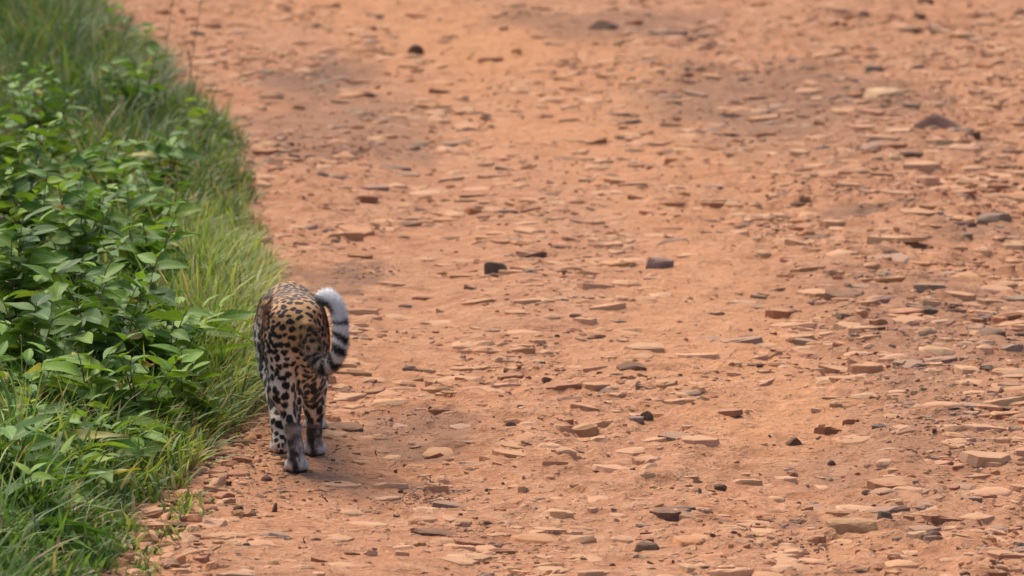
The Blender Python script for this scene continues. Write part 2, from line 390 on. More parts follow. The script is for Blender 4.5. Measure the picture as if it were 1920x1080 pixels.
# (photo x, photo y, width px, height px, tone): stones one can pick out
HAND = []
for ox, oy, L in (
    (1240, 540, [(1030, 240, 150, 50, 'p'), (815, 145, 70, 40, 't'), (1000, 175, 90, 45, 'p'), (1100, 205, 100, 25, 'o'), (1060, 465, 150, 25, 'p'), (1160, 412, 120, 30, 'p'), (1145, 380, 130, 20, 'p'),
        (1205, 525, 170, 40, 'p'), (720, 555, 160, 30, 't'), (630, 510, 110, 40, 'r'), (870, 468, 100, 40, 't'), (1075, 625, 110, 35, 'p'), (840, 640, 80, 15, 'p'), (920, 670, 100, 30, 'p'),
        (1230, 730, 180, 50, 'p'), (1345, 720, 70, 30, 'p'), (760, 790, 180, 30, 'p'), (590, 765, 150, 35, 'g'), (580, 700, 100, 25, 'p'), (470, 680, 90, 20, 'p'), (720, 910, 170, 25, 'p'), (1185, 845, 140, 25, 'p'),
        (530, 825, 45, 25, 'p'), (600, 665, 50, 20, 'p'), (655, 670, 40, 15, 'p'), (245, 835, 90, 12, 'd'), (695, 970, 60, 15, 't'), (1165, 775, 80, 25, 'g'), (1340, 845, 70, 18, 'g'),
        (880, 1050, 80, 15, 't'), (750, 1025, 60, 12, 'd'), (1065, 1055, 60, 15, 'p'), (430, 750, 70, 14, 'p'), (1230, 60, 110, 35, 'p'), (1260, 30, 120, 25, 'p'), (690, 120, 70, 20, 'g'), (740, 250, 110, 30, 'p'),
        (1110, 110, 80, 30, 'g'), (1300, 275, 70, 20, 'p'), (1320, 205, 60, 25, 'p'), (900, 190, 30, 20, 'g'), (200, 85, 80, 25, 'g'), (185, 185, 120, 16, 'g'), (130, 265, 170, 14, 'p'), (60, 620, 70, 14, 'p'), (300, 990, 60, 20, 'p'),
        (1060, 990, 90, 30, 'p'), (1290, 565, 110, 40, 'p'), (990, 625, 60, 25, 'p'), (1180, 680, 120, 25, 't'), (850, 590, 110, 25, 'g'), (640, 400, 90, 25, 't'), (940, 440, 70, 30, 'g')]),
    (560, 540, [(1075, 462, 120, 35, 't'), (890, 540, 80, 25, 't'), (725, 168, 60, 20, 'g'), (950, 135, 70, 15, 'd'), (810, 290, 80, 20, 'p'), (875, 358, 50, 18, 'p'), (1035, 285, 80, 20, 'p'),
        (590, 322, 190, 20, 'p'), (700, 375, 200, 24, 'p'), (500, 415, 80, 15, 'p'), (685, 435, 50, 15, 'g'), (805, 440, 70, 15, 'g'), (325, 752, 120, 25, 'p'), (200, 795, 110, 40, 'p'), (570, 772, 140, 35, 'g'),
        (465, 842, 110, 38, 't'), (155, 722, 170, 12, 'p'), (610, 850, 80, 20, 't'), (895, 770, 60, 20, 'g'), (1200, 805, 130, 30, 'p'), (1095, 775, 140, 22, 'p'), (930, 687, 65, 15, 'r'), (1200, 667, 190, 12, 'p'),
        (940, 595, 90, 30, 'p'), (145, 920, 120, 20, 'p'), (380, 945, 110, 15, 'p'), (1040, 968, 45, 20, 'g'), (825, 988, 40, 14, 'k'), (1100, 978, 140, 20, 'p'), (165, 1012, 130, 30, 'p'), (640, 275, 150, 22, 't'),
        (850, 180, 150, 18, 'p'), (1200, 130, 70, 16, 'g'), (900, 265, 70, 14, 'p'), (640, 585, 80, 14, 'g'), (250, 860, 170, 10, 'p'), (740, 890, 80, 14, 'p'), (700, 855, 50, 10, 'd'), (240, 635, 90, 16, 't'), (345, 630, 80, 14, 'p'), (740, 715, 80, 16, 't'),
        (1060, 860, 90, 22, 't'), (1310, 880, 60, 20, 'd'), (1300, 735, 50, 24, 'r'), (1320, 560, 130, 20, 'p'), (980, 60, 60, 20, 'p')]),
    (1160, 0, [(850, 412, 110, 40, 't'), (690, 385, 150, 20, 'd'), (560, 412, 140, 50, 't'), (750, 503, 130, 20, 't'), (480, 478, 80, 15, 'g'), (560, 570, 90, 12, 'p'), (680, 580, 80, 15, 'p'), (1100, 602, 90, 18, 'd'),
        (1140, 642, 140, 40, 'p'), (990, 692, 150, 25, 't'), (1220, 747, 120, 45, 'p'), (960, 812, 170, 18, 'k'), (980, 542, 160, 20, 'p'), (1310, 350, 110, 20, 'p'), (1240, 222, 90, 30, 't'), (850, 275, 80, 15, 'd'), (960, 277, 80, 15, 'k'),
        (240, 243, 100, 12, 'd'), (350, 278, 90, 20, 't'), (440, 217, 70, 35, 'p'), (240, 302, 70, 20, 'p'), (1180, 967, 90, 30, 'p'), (810, 1047, 90, 30, 'p'), (1000, 1003, 200, 25, 'g'), (1100, 942, 120, 20, 't'),
        (420, 627, 80, 15, 't'), (250, 502, 130, 30, 't'), (450, 100, 70, 12, 'g'), (500, 48, 70, 16, 'p'), (720, 270, 90, 14, 'd'), (1210, 385, 80, 16, 'd'), (1410, 165, 100, 25, 'p'), (1180, 180, 70, 20, 'p'), (560, 150, 60, 12, 'g'), (1090, 130, 90, 10, 'd'),
        (200, 855, 100, 24, 'r'), (150, 890, 130, 14, 'p'), (1000, 895, 90, 16, 'p'), (1130, 830, 150, 24, 't'), (450, 810, 80, 14, 'p'), (1480, 560, 80, 30, 'd'), (780, 170, 70, 12, 'p'), (650, 190, 60, 12, 'd')]),
    (400, 0, [(465, 525, 100, 30, 't'), (240, 567, 110, 25, 'g'), (1020, 852, 70, 18, 'p'), (1165, 847, 110, 12, 'p'), (950, 967, 90, 20, 'p'), (925, 1028, 130, 30, 'o'), (1165, 1007, 80, 20, 'p'), (870, 987, 90, 10, 'p'), (1295, 780, 90, 10, 'p'),
        (880, 880, 90, 9, 'd'), (1270, 877, 60, 10, 'd'), (650, 602, 180, 15, 'k'), (740, 522, 130, 14, 'k'), (440, 482, 130, 10, 'k'), (400, 290, 120, 24, 'k'), (380, 262, 90, 20, 'k'), (1120, 287, 90, 12, 't'), (1220, 257, 70, 20, 'p'), (1390, 192, 90, 20, 't'), (300, 560, 70, 20, 'd'), (660, 140, 60, 14, 'k'),
        (660, 198, 60, 16, 'd'), (930, 355, 70, 14, 'd'), (250, 342, 60, 14, 'd'), (600, 340, 50, 18, 'k'), (1410, 970, 50, 18, 'd'), (400, 628, 90, 10, 'p'), (1180, 530, 100, 20, 'p'), (690, 460, 120, 24, 'g'), (330, 905, 60, 14, 'd'), (345, 1050, 90, 14, 'k'),
        (640, 820, 90, 8, 'p'), (1070, 690, 110, 12, 't'), (1400, 685, 60, 12, 'k'), (1480, 445, 80, 10, 't')])):
    for a, b, w, h, t in L:
        HAND.append((ox + a / 2, oy + b / 2, w / 2, h / 2, t))
# broken slabs spilled at the foot of the verge
for a, b, w, h, t in ((402, 893, 56, 16, 'r'), (438, 888, 54, 18, 'r'), (404, 917, 46, 24, 'p'), (385, 942, 40, 12, 'd'), (420, 938, 44, 20, 't'), (395, 955, 30, 22, 'r'), (460, 958, 40, 26, 'r'), (446, 948, 26, 24, 'd'), (372, 962, 34, 14, 'p'), (437, 972, 30, 12, 'p'),
                      (500, 962, 30, 10, 'p'), (486, 925, 24, 16, 'p'), (450, 905, 30, 12, 'p'), (420, 870, 30, 12, 't'), (395, 868, 40, 12, 'p'), (430, 835, 40, 18, 'p'), (400, 832, 46, 14, 'd'), (380, 985, 50, 14, 'p'), (330, 1005, 60, 24, 'p'), (316, 995, 22, 30, 'r'), (345, 1040, 70, 16, 't'), (300, 1055, 50, 18, 'p'),
                      (500, 780, 40, 12, 'p'), (470, 800, 36, 12, 'p'), (455, 850, 40, 12, 'p'), (532, 930, 26, 10, 't'), (375, 1020, 26, 10, 'd')):
    HAND.append((a, b, w, h, t))

def jit(c, a=.16, r=random):
    f = 1 + r.uniform(-a, a)
    return tuple(min(.8, max(.01, v * f * (1 + r.uniform(-.06, .06)))) for v in c)
stones = []           # x, y, width, depth, thick, rot, tone colour
for px, py, w, h, t in HAND:
    x, y = ground_at(px, py + h / 2)
    k = ppm(y); wd = w / k; dp = wd * random.uniform(.55, .85)
    s_el = CAM_H / math.hypot(y, CAM_H)
    th = max(.008, min(.032, .7 * (h / k - dp * s_el)))
    y += dp / 2 * .9
    stones.append((x, y, wd, dp, th, random.uniform(-.35, .35), jit(TONES[t])))
HX = np.array([(s[0], s[1]) for s in stones])
def density(x, y):
    d = .30 + .9 * vn2(x * 1.2, y * .5, 71) * vn2(x * 4, y * 2.2, 72) * 2
    d = d + 1.1 * sstep(.75, 1.6, x) * sstep(34, 20, y) + .3 * sstep(.2, .9, x) * sstep(22, 34, y)
    d = d - .5 * np.exp(-((x - 1.0) / .3) ** 2) * sstep(24, 17, y) - .45 * np.exp(-((x + .35) / .22) ** 2) * sstep(24, 19, y)
    d = d * (1 - .2 * np.clip(blobs(x, y, BLOBS, 40), 0, 1)) * (1 - .45 * np.clip(blobs(x, y, SAND, 50), 0, 1))
    cl = sstep(.40, .72, vn2(x * 2.6 + 7, y * 1.3, 75)) * 1.3 + .4
    return np.clip(d * cl, .03, 1.4)
def scatter(n, lo, hi, pw):
    out = []
    while len(out) < n:
        m = 4000
        y = rng.uniform(13.2, 36, m); x = rng.uniform(-1, 1, m) * (.55 + y * .105)
        ok = (x > edge_x(y) - .08) & (rng.random(m) * 1.4 < density(x, y))
        for a, b in zip(x[ok], y[ok]):
            out.append((a, b, lo * (hi / lo) ** (random.random() ** pw)))
    return out[:n]
TC = [('p', .48), ('t', .22), ('o', .09), ('g', .07), ('r', .10), ('d', .035), ('k', .005)]
def pick_tone(): return random.choices([t for t, _ in TC], [w for _, w in TC])[0]
auto = []
for x, y, w in scatter(20000, .018, .16, 2.7):
    if w > .06 and np.min(np.hypot(HX[:, 0] - x, (HX[:, 1] - y) * .6)) < .09: continue
    th = w * random.choice((.06, .09, .12, .16, .24)) * random.uniform(.6, 1.1) + .004
    th = min(th, .017)
    if abs(x + .68) < .22 and 15.75 < y < 16.95 and w > .03: continue
    auto.append((x, y, w, w * random.uniform(.5, .95), th, random.uniform(-.6, .6), jit(TONES[pick_tone()])))
_bl = blobs(np.array([q[0] for q in auto]), np.array([q[1] for q in auto]), BLOBS, 40)
for i, bv in enumerate(_bl):
    if random.random() < bv * 1.1: auto[i] = auto[i][:6] + (jit(TONES[random.choice('ggtgrt')], .2),)
for _ in range(420):                              # broken red rubble along the foot of the verge
    y = random.uniform(14.6, 17.9); x = float(edge_x(y)) + abs(random.gauss(0, .16)) - .06
    w = .018 + .06 * random.random() ** 2.2
    auto.append((x, y, w, w * random.uniform(.6, 1), w * random.uniform(.15, .4), random.uniform(-3, 3), jit(TONES[random.choice('prrtdop')])))
auto.sort(key=lambda s: -s[2] * ppm(s[1]) * (1 if abs(s[0]) < .1 * s[1] else .01))
n_own = 300 - len(stones)
own, rest = stones + auto[:n_own], auto[n_own:]
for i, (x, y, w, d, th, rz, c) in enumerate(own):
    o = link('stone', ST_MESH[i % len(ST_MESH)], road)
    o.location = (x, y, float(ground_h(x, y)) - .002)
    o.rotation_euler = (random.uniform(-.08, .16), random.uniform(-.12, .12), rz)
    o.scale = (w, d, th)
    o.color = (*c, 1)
def joined(L, units, sink, name, mat):
    V, F, Cc, off = [], [], [], 0
    for i, (x, y, w, d, th, rz, c) in enumerate(L):
        v, f = units[i % len(units)]
        z = v[:, 2] * th + random.uniform(-.08, .16) * v[:, 1] * d + random.uniform(-.1, .1) * v[:, 0] * w
        cx, sx = math.cos(rz), math.sin(rz)
        a, b = v[:, 0] * w, v[:, 1] * d
        V.append(np.stack([x + a * cx - b * sx, y + a * sx + b * cx, z], -1)); F.append(f + off); off += len(v)
        Cc.append(np.tile(c, (len(v), 1)))
    n = np.array([len(v) for v in V])
    V = np.concatenate(V)
    h = ground_h(np.array([s[0] for s in L]), np.array([s[1] for s in L])) - sink
    V[:, 2] += np.repeat(h, n)
    F = np.concatenate(F)
    return mesh_np(name, V, F, np.full(len(F), 3), mat, False, np.concatenate(Cc))
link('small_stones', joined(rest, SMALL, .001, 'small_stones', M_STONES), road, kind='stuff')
peb = []
for x, y, w in scatter(7000, .005, .022, 2.2):
    c = jit(TONES[random.choices('drkgtp', [.26, .2, .06, .12, .2, .16])[0]], .3)
    peb.append((x, y, w, w * random.uniform(.6, 1), w * random.uniform(.25, .6), random.uniform(-3, 3), c))
for cx, cy, sxp, syp, n in ((790, 918, 70, 14, 260), (1520, 1003, 60, 10, 120), (690, 512, 60, 14, 90), (760, 785, 110, 28, 160), (480, 850, 70, 60, 200), (600, 865, 60, 20, 60), (1790, 790, 120, 50, 160)):
    for _ in range(n):
        x, y = ground_at(random.gauss(cx, sxp * .6), random.gauss(cy, syp * .6)); w = .004 + .014 * random.random() ** 3
        peb.append((x, y, w, w * .8, w * .4, random.uniform(-3, 3), jit(TONES[random.choice('gdgrt')], .3)))
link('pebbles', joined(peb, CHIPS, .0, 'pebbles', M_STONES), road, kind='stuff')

# ------------------------------------------------------------------ loose rocks lying on the road, each a thing
def rock_mesh(sd, style):
    """rounded broken rock: jittered icosphere squared off; x,y in +-.5, z in -.4..1"""
    import bmesh
    bm = bmesh.new()
    bmesh.ops.create_icosphere(bm, subdivisions=3, radius=1)
    r = random.Random(sd)
    planes = []
    for _ in range(9):
        n = Vector((r.gauss(0, 1), r.gauss(0, 1), r.gauss(0, .8))).normalized(); planes.append((n, r.uniform(.62, .88)))
    if style == 'slab': planes.append((Vector((r.uniform(-.1, .1), r.uniform(-.15, .05), 1)).normalized(), .5))
    if style == 'dome': planes = planes[:8]
    if style == 'peak': planes = planes[:3] + [(Vector((.45, .1, .9)).normalized(), .42), (Vector((-.55, .1, .85)).normalized(), .40), (Vector((0, -.8, .55)).normalized(), .45)]
    if style == 'wedge': planes += [(Vector((-.55, -.1, .8)).normalized(), .35)]
    P = np.array([v.co[:] for v in bm.verts])
    for n, d in planes:
        n = np.array(n); s = P @ n
        P = P - np.outer(np.maximum(0, s - d) * .92, n)
    P *= (1 + .12 * (vn3(P + sd, 2.2, sd) - .5) + .06 * (vn3(P, 6, sd + 1) - .5))[:, None]
    P[:, :2] -= (P[:, :2].max(0) + P[:, :2].min(0)) / 2
    P[:, :2] /= np.abs(P[:, :2]).max(0) * 2
    P[:, 2] /= P[:, 2].max()
    P[:, 2] = np.maximum(P[:, 2], -.4)
    F = np.array([[v.index for v in f.verts] for f in bm.faces]); bm.free()
    return mesh_np('rock', P, F, np.full(len(F), 3), M_ROCK, False)
ROCKS = [
    (1758, 250, 130, 34, 'm', 'peak', 'large domed red-brown rock jutting from the road at far right'),
    (932, 524, 52, 27, 'k', 'slab', 'rounded dark grey rock right of the leopard tail, beside an orange slab'),
    (1237, 508, 54, 20, 'g', 'slab', 'squared grey-brown block alone in the middle of the road'),
    (1213, 788, 28, 20, 'd', 'dome', 'small dark brown lump resting behind a flat pale stone'),
    (1190, 792, 40, 10, 'g', 'slab', 'flat olive-grey stone touching the small dark brown lump'),
    (1213, 1017, 48, 18, 'd', 'slab', 'dark brown block near the bottom edge, the largest dark one there'),
    (1487, 820, 36, 15, 'd', 'wedge', 'dark brown wedge stone pointing left at the edge of orange sand'),
    (1133, 56, 64, 20, 'd', 'dome', 'long dark maroon rock at the top edge of the picture'),
    (1190, 48, 36, 10, 'r', 'slab', 'low maroon stone right of the long dark rock at top'),
    (777, 101, 36, 20, 'd', 'dome', 'dark brown rock on orange sand near the top, left of centre'),
    (898, 396, 30, 12, 'd', 'dome', 'small dark brown stone isolated above the grey rock'),
    (632, 455, 25, 10, 'k', 'dome', 'small blue-grey oval stone above the leopard'),
    (1627, 914, 28, 15, 'd', 'dome', 'dark brown nugget at lower right, left of a pale slab'),
    (1868, 434, 74, 22, 'g', 'slab', 'rough grey-brown ridge of rock at the right edge'),
    (1280, 949, 56, 10, 'k', 'slab', 'long thin grey slab at lower centre right'),
    (1600, 985, 104, 30, 't', 'slab', 'big tilted grey-tan slab with a hollow under its edge'),
    (1738, 1004, 64, 20, 'd', 'wedge', 'dark wedge-shaped rock at lower right beside the big tilted slab'),
    (1660, 970, 30, 18, 'k', 'slab', 'small dark stone against the right end of the big tilted slab'),
    (957, 797, 24, 13, 'k', 'dome', 'small grey stone right of the dark grey-brown patch'),
    (1650, 812, 32, 8, 'k', 'slab', 'thin blackish chip lying on a tan ledge at right'),
    (1505, 1043, 16, 10, 'd', 'dome', 'tiny dark brown cube-like stone at the bottom, right of centre'),
    (1484, 1019, 28, 10, 'k', 'slab', 'small flat black stone in grey grit at the bottom'),
    (1376, 998, 18, 9, 'd', 'dome', 'small black-brown stone below the long thin grey slab'),
    (1337, 999, 12, 8, 'd', 'dome', 'tiny dark pebble-like stone left of a larger black-brown one'),
    (1352, 908, 28, 8, 'd', 'slab', 'narrow dark stone above the long thin grey slab'),
    (1560, 854, 16, 12, 'd', 'dome', 'dark little stone in orange soil below a tan ledge'),
    (1916, 1016, 24, 14, 'k', 'dome', 'black stone cut off by the right edge near the bottom corner'),
    (513, 956, 14, 20, 'd', 'wedge', 'small upright dark shard left of the leopard hind foot'),
    (500, 900, 24, 12, 'd', 'dome', 'small dark red stone near the leopard paw'),
    (463, 1026, 18, 8, 'k', 'dome', 'small dark oval pebble on bare soil at lower left'),
    (1149, 1047, 14, 9, 'd', 'dome', 'tiny round black stone below the dark brown block'),
    (1855, 432, 30, 14, 'd', 'wedge', 'small dark point on the ridge of rock at right'),
    (1810, 440, 50, 8, 'd', 'slab', 'dark flat stone left of the grey-brown ridge of rock'),
    (1660, 196, 84, 20, 'p', 'slab', 'long pale pink slab above and left of the domed rock'),
    (1640, 140, 36, 8, 'k', 'slab', 'thin dark slate near the upper right of the road'),
    (690, 178, 28, 10, 'd', 'dome', 'small dark stone among grey silt at upper left of the road'),
]
for i, (px, py, w, h, t, st, lab) in enumerate(ROCKS):
    x, y = ground_at(px, py)
    k = ppm(y); wd = w / k; dp = wd * random.uniform(.5, .75)
    th = max(.012, h / k - .3 * dp * CAM_H / y)
    y += dp * .45
    nm = 'rock' if w > 30 else 'small_rock'
    o = link(nm, rock_mesh(500 + i, st), None, lab, 'rock', 'loose rocks on the road')
    o.location = (x, y, float(ground_h(x, y)) - .003)
    o.scale = (wd, dp, th)
    o.rotation_euler = (0, 0, random.uniform(-.25, .25))
    o.color = (*jit(TONES[t], .12), 1)

# ------------------------------------------------------------------ the leopard
Y0 = 16.40
X0 = x_at(555, Y0)
Z0 = float(ground_h(X0, Y0 + .15))
def sdf_build():
    h = .0034
    lo = np.array([-.20, -.16, -.012]); hi = np.array([.20, 1.14, .62])
    N = np.ceil((hi - lo) / h).astype(int) + 1
    F = np.full(N, 1.0, np.float32)
    ax = [lo[i] + h * np.arange(N[i], dtype=np.float32) for i in range(3)]
    def region(mn, mx, m):
        i0 = np.clip(np.floor((mn - m - lo) / h).astype(int), 0, N - 1); i1 = np.clip(np.ceil((mx + m - lo) / h).astype(int) + 1, 1, N)
        sl = tuple(slice(a, b) for a, b in zip(i0, i1))
        return sl, ax[0][sl[0]][:, None, None], ax[1][sl[1]][None, :, None], ax[2][sl[2]][None, None, :]
    def merge(sl, d, k):
        f = F[sl]
        if k < 0:                                   # smooth subtraction
            k = -k; hh = np.clip(.5 - .5 * (d + f) / k, 0, 1); F[sl] = f * (1 - hh) - d * hh + k * hh * (1 - hh); return
        hh = np.clip(.5 + .5 * (f - d) / k, 0, 1)
        F[sl] = f * (1 - hh) + d * hh - k * hh * (1 - hh)
    def cone(a, b, ra, rb, k=.03, sx=1.0):
        a, b = np.array(a, float), np.array(b, float)
        rm = max(ra, rb) * max(1, sx)
        sl, x, y, z = region(np.minimum(a, b) - rm, np.maximum(a, b) + rm, abs(k) + .02)
        ab = b - a; L = max(1e-9, ab @ ab)
        t = np.clip(((x - a[0]) * ab[0] + (y - a[1]) * ab[1] + (z - a[2]) * ab[2]) / L, 0, 1)
        dx, dy, dz = (x - a[0] - t * ab[0]) / sx, y - a[1] - t * ab[1], z - a[2] - t * ab[2]
        merge(sl, np.sqrt(dx * dx + dy * dy + dz * dz) - (ra + (rb - ra) * t), k)
    def ell(c, r, k=.03):
        c, r = np.array(c, float), np.array(r, float)
        sl, x, y, z = region(c - r, c + r, abs(k) + .02)
        q = np.sqrt(((x - c[0]) / r[0]) ** 2 + ((y - c[1]) / r[1]) ** 2 + ((z - c[2]) / r[2]) ** 2)
        g = np.sqrt(((x - c[0]) / r[0] ** 2) ** 2 + ((y - c[1]) / r[1] ** 2) ** 2 + ((z - c[2]) / r[2] ** 2) ** 2) + 1e-6
        merge(sl, q * (q - 1) / g, k)
    # trunk
    ell((-.002, .12, .455), (.073, .13, .092), .05)
    cone((.000, .10, .47), (-.012, .28, .455), .075, .078, .05)
    ell((-.018, .28, .435), (.079, .20, .098), .06)
    ell((-.032, .47, .390), (.082, .22, .116), .06)
    ell((-.041, .62, .390), (.088, .13, .118), .05)
    cone((-.004, .16, .480), (-.046, .60, .462), .066, .052, .07)
    ell((-.046, .60, .475), (.052, .085, .047), .05)
    # neck and head, carried low
    cone((-.048, .68, .40), (-.065, .84, .355), .082, .066, .05)
    ell((-.075, .93, .340), (.070, .082, .070), .03)
    cone((-.080, .97, .325), (-.088, 1.035, .305), .045, .036, .025)
    cone((-.088, 1.03, .285), (-.090, 1.045, .281), .028, .024, .015)
    for s in (-1, 1):
        ell((-.075 + s * .036, .97, .315), (.034, .045, .036), .02)
        ell((-.070 + s * .052, .895, .400), (.024, .012, .026), .012)
        ell((-.071 + s * .050, .912, .405), (.014, .010, .016), -.006)
    # hind quarters
    for hx, kx, ky, kz, ox, oy, fx, fy, r1 in ((-.034, -.046, .175, .285, -.004, -.005, .000, .000, .066), (.033, .044, .385, .290, .050, .262, .048, .285, .057)):
        ell((hx, .085, .44), (r1, .10, .11), .05)
        ell((hx * 1.15, .15, .515), (.026, .045, .026), .04)
        cone((hx, .10, .43), (kx, ky, kz), r1 * .95, .050, .04)
        my = .03 + (oy + .005) * .62
        cone((hx, .045, .41), (kx * .75, my, .275), .062, .050, .045)
        cone((kx * .75, my, .275), (ox, oy + .004, .18), .050, .025, .035)
        cone((kx, ky, kz), ((kx + ox) / 2, (ky + oy) / 2 - .005, (kz + .17) / 2 + .012), .049, .040, .03)
        cone(((kx + ox) / 2, (ky + oy) / 2 - .005, (kz + .17) / 2 + .012), (ox, oy, .17), .040, .028, .03)
        ell((ox, oy - .006, .168), (.025, .022, .026), .015)
        cone((ox, oy, .165), (fx, fy + .012, .05), .0258, .0262, .02)
        ell((fx, fy + .035, .028), (.033, .046, .028), .018)
        for q, dy in ((-.027, .058), (-.010, .072), (.010, .072), (.027, .058)):
            ell((fx + q, fy + dy, .021), (.0120, .024, .020), .004)
    # fore limbs
    for s, ex, ey, ez, wx, wy, px, py in ((-1, -.098, .55, .255, -.070, .365, -.064, .325), (1, .012, .64, .255, .030, .735, .032, .745)):
        sx = -.048 + s * .048
        ell((sx + s * .006, .60, .385), (.052, .085, .105), .04)
        cone((sx, .61, .36), (ex, ey, ez), .056, .044, .04)
        cone((ex, ey, ez), (wx, wy, .105), .040, .026, .03)
        cone((wx, wy, .105), (px, py, .04), .026, .026, .02)
        ell((px, py + .025, .028), (.034, .045, .028), .018)
        for q, dy in ((-.028, .045), (-.010, .060), (.010, .060), (.028, .045)):
            ell((px + q, py + dy, .021), (.0124, .024, .020), .004)
    ell((.010, -.03, .265), (.012, .07, .11), -.03)          # cleft between the thighs
    # tail
    T = []
    for px, py, Y, r in TAIL:
        w = world_at(px, py, Y); T.append((w[0] - X0, w[1] - Y0, w[2] - Z0, r))
    Tn = []
    for i in range(len(T) - 1):                                # Catmull-Rom
        p = [np.array(T[max(0, min(len(T) - 1, j))]) for j in (i - 1, i, i + 1, i + 2)]
        for t in np.linspace(0, 1, 5)[:-1]:
            Tn.append(.5 * (2 * p[1] + (p[2] - p[0]) * t + (2 * p[0] - 5 * p[1] + 4 * p[2] - p[3]) * t * t + (3 * p[1] - p[0] - 3 * p[2] + p[3]) * t ** 3))
    Tn.append(np.array(T[-1]))
    d = None
    for i in range(len(Tn) - 1):
        cone(Tn[i][:3], Tn[i + 1][:3], Tn[i][3], Tn[i + 1][3], .010 if i > 2 else .02)
    return F, lo, h, np.array(Tn)
TAIL = [(562, 582, 16.47, .032), (573, 612, 16.40, .027), (584, 645, 16.355, .024), (593, 672, 16.33, .0195), (609, 687, 16.30, .0190), (626, 678, 16.285, .0175), (637, 651, 16.28, .0175), (639, 618, 16.28, .0175), (636, 588, 16.285, .0175), (627, 567, 16.29, .0175), (615, 557, 16.30, .018), (604, 558, 16.31, .014)]
def surface_nets(F, lo, h):
    nx, ny, nz = F.shape
    S = F < 0
    c = np.zeros((nx - 1, ny - 1, nz - 1), np.int8)
    for a in (0, 1):
        for b in (0, 1):
            for d in (0, 1): c += S[a:nx - 1 + a, b:ny - 1 + b, d:nz - 1 + d]
    act = (c > 0) & (c < 8)
    I = np.argwhere(act)
    idx = np.full(act.shape, -1, np.int32); idx[act] = np.arange(len(I))
    acc = np.zeros((len(I), 3)); cnt = np.zeros(len(I))
    for axis in range(3):
        o = [i for i in range(3) if i != axis]
        for a in (0, 1):
            for b in (0, 1):
                p = I.copy(); p[:, o[0]] += a; p[:, o[1]] += b
                q = p.copy(); q[:, axis] += 1
                f0, f1 = F[tuple(p.T)].astype(float), F[tuple(q.T)].astype(float)
                m = (f0 < 0) != (f1 < 0)
                t = np.where(m, f0 / np.where(m, f0 - f1, 1), 0)
                pos = p.astype(float); pos[:, axis] += t
                acc[m] += pos[m]; cnt[m] += 1
    V = acc / cnt[:, None] * h + lo
    Q = []
    for axis in range(3):
        o1, o2 = (axis + 1) % 3, (axis + 2) % 3
        sl0 = [slice(None)] * 3; sl1 = [slice(None)] * 3
        sl0[axis] = slice(0, -1); sl1[axis] = slice(1, None)
        s0, s1 = S[tuple(sl0)], S[tuple(sl1)]
        E = np.argwhere(s0 != s1)
        E = E[(E[:, o1] > 0) & (E[:, o2] > 0) & (E[:, o1] < F.shape[o1] - 1) & (E[:, o2] < F.shape[o2] - 1)]
        fl = s0[tuple(E.T)]
        def cell(d1, d2):
            k = E.copy(); k[:, o1] += d1; k[:, o2] += d2
            return idx[tuple(k.T)]
        q = np.stack([cell(-1, -1), cell(0, -1), cell(0, 0), cell(-1, 0)], -1)
        q[~fl] = q[~fl][:, ::-1]
        Q.append(q)
    return V, np.concatenate(Q)
F_, lo_, h_, TC_ = sdf_build()
LV, LQ = surface_nets(F_, lo_, h_)
# relax the lattice
for _ in range(4):
    acc = np.zeros_like(LV); cnt = np.zeros(len(LV))
    for a, b in ((0, 1), (1, 2), (2, 3), (3, 0)):
        np.add.at(acc, LQ[:, a], LV[LQ[:, b]]); np.add.at(acc, LQ[:, b], LV[LQ[:, a]])
        np.add.at(cnt, LQ[:, a], 1); np.add.at(cnt, LQ[:, b], 1)
    LV = LV * .5 + .5 * acc / cnt[:, None]
fn = np.cross(LV[LQ[:, 2]] - LV[LQ[:, 0]], LV[LQ[:, 3]] - LV[LQ[:, 1]])
LN = np.zeros_like(LV)
for a in range(4): np.add.at(LN, LQ[:, a], fn)
LN /= np.linalg.norm(LN, axis=1)[:, None] + 1e-12

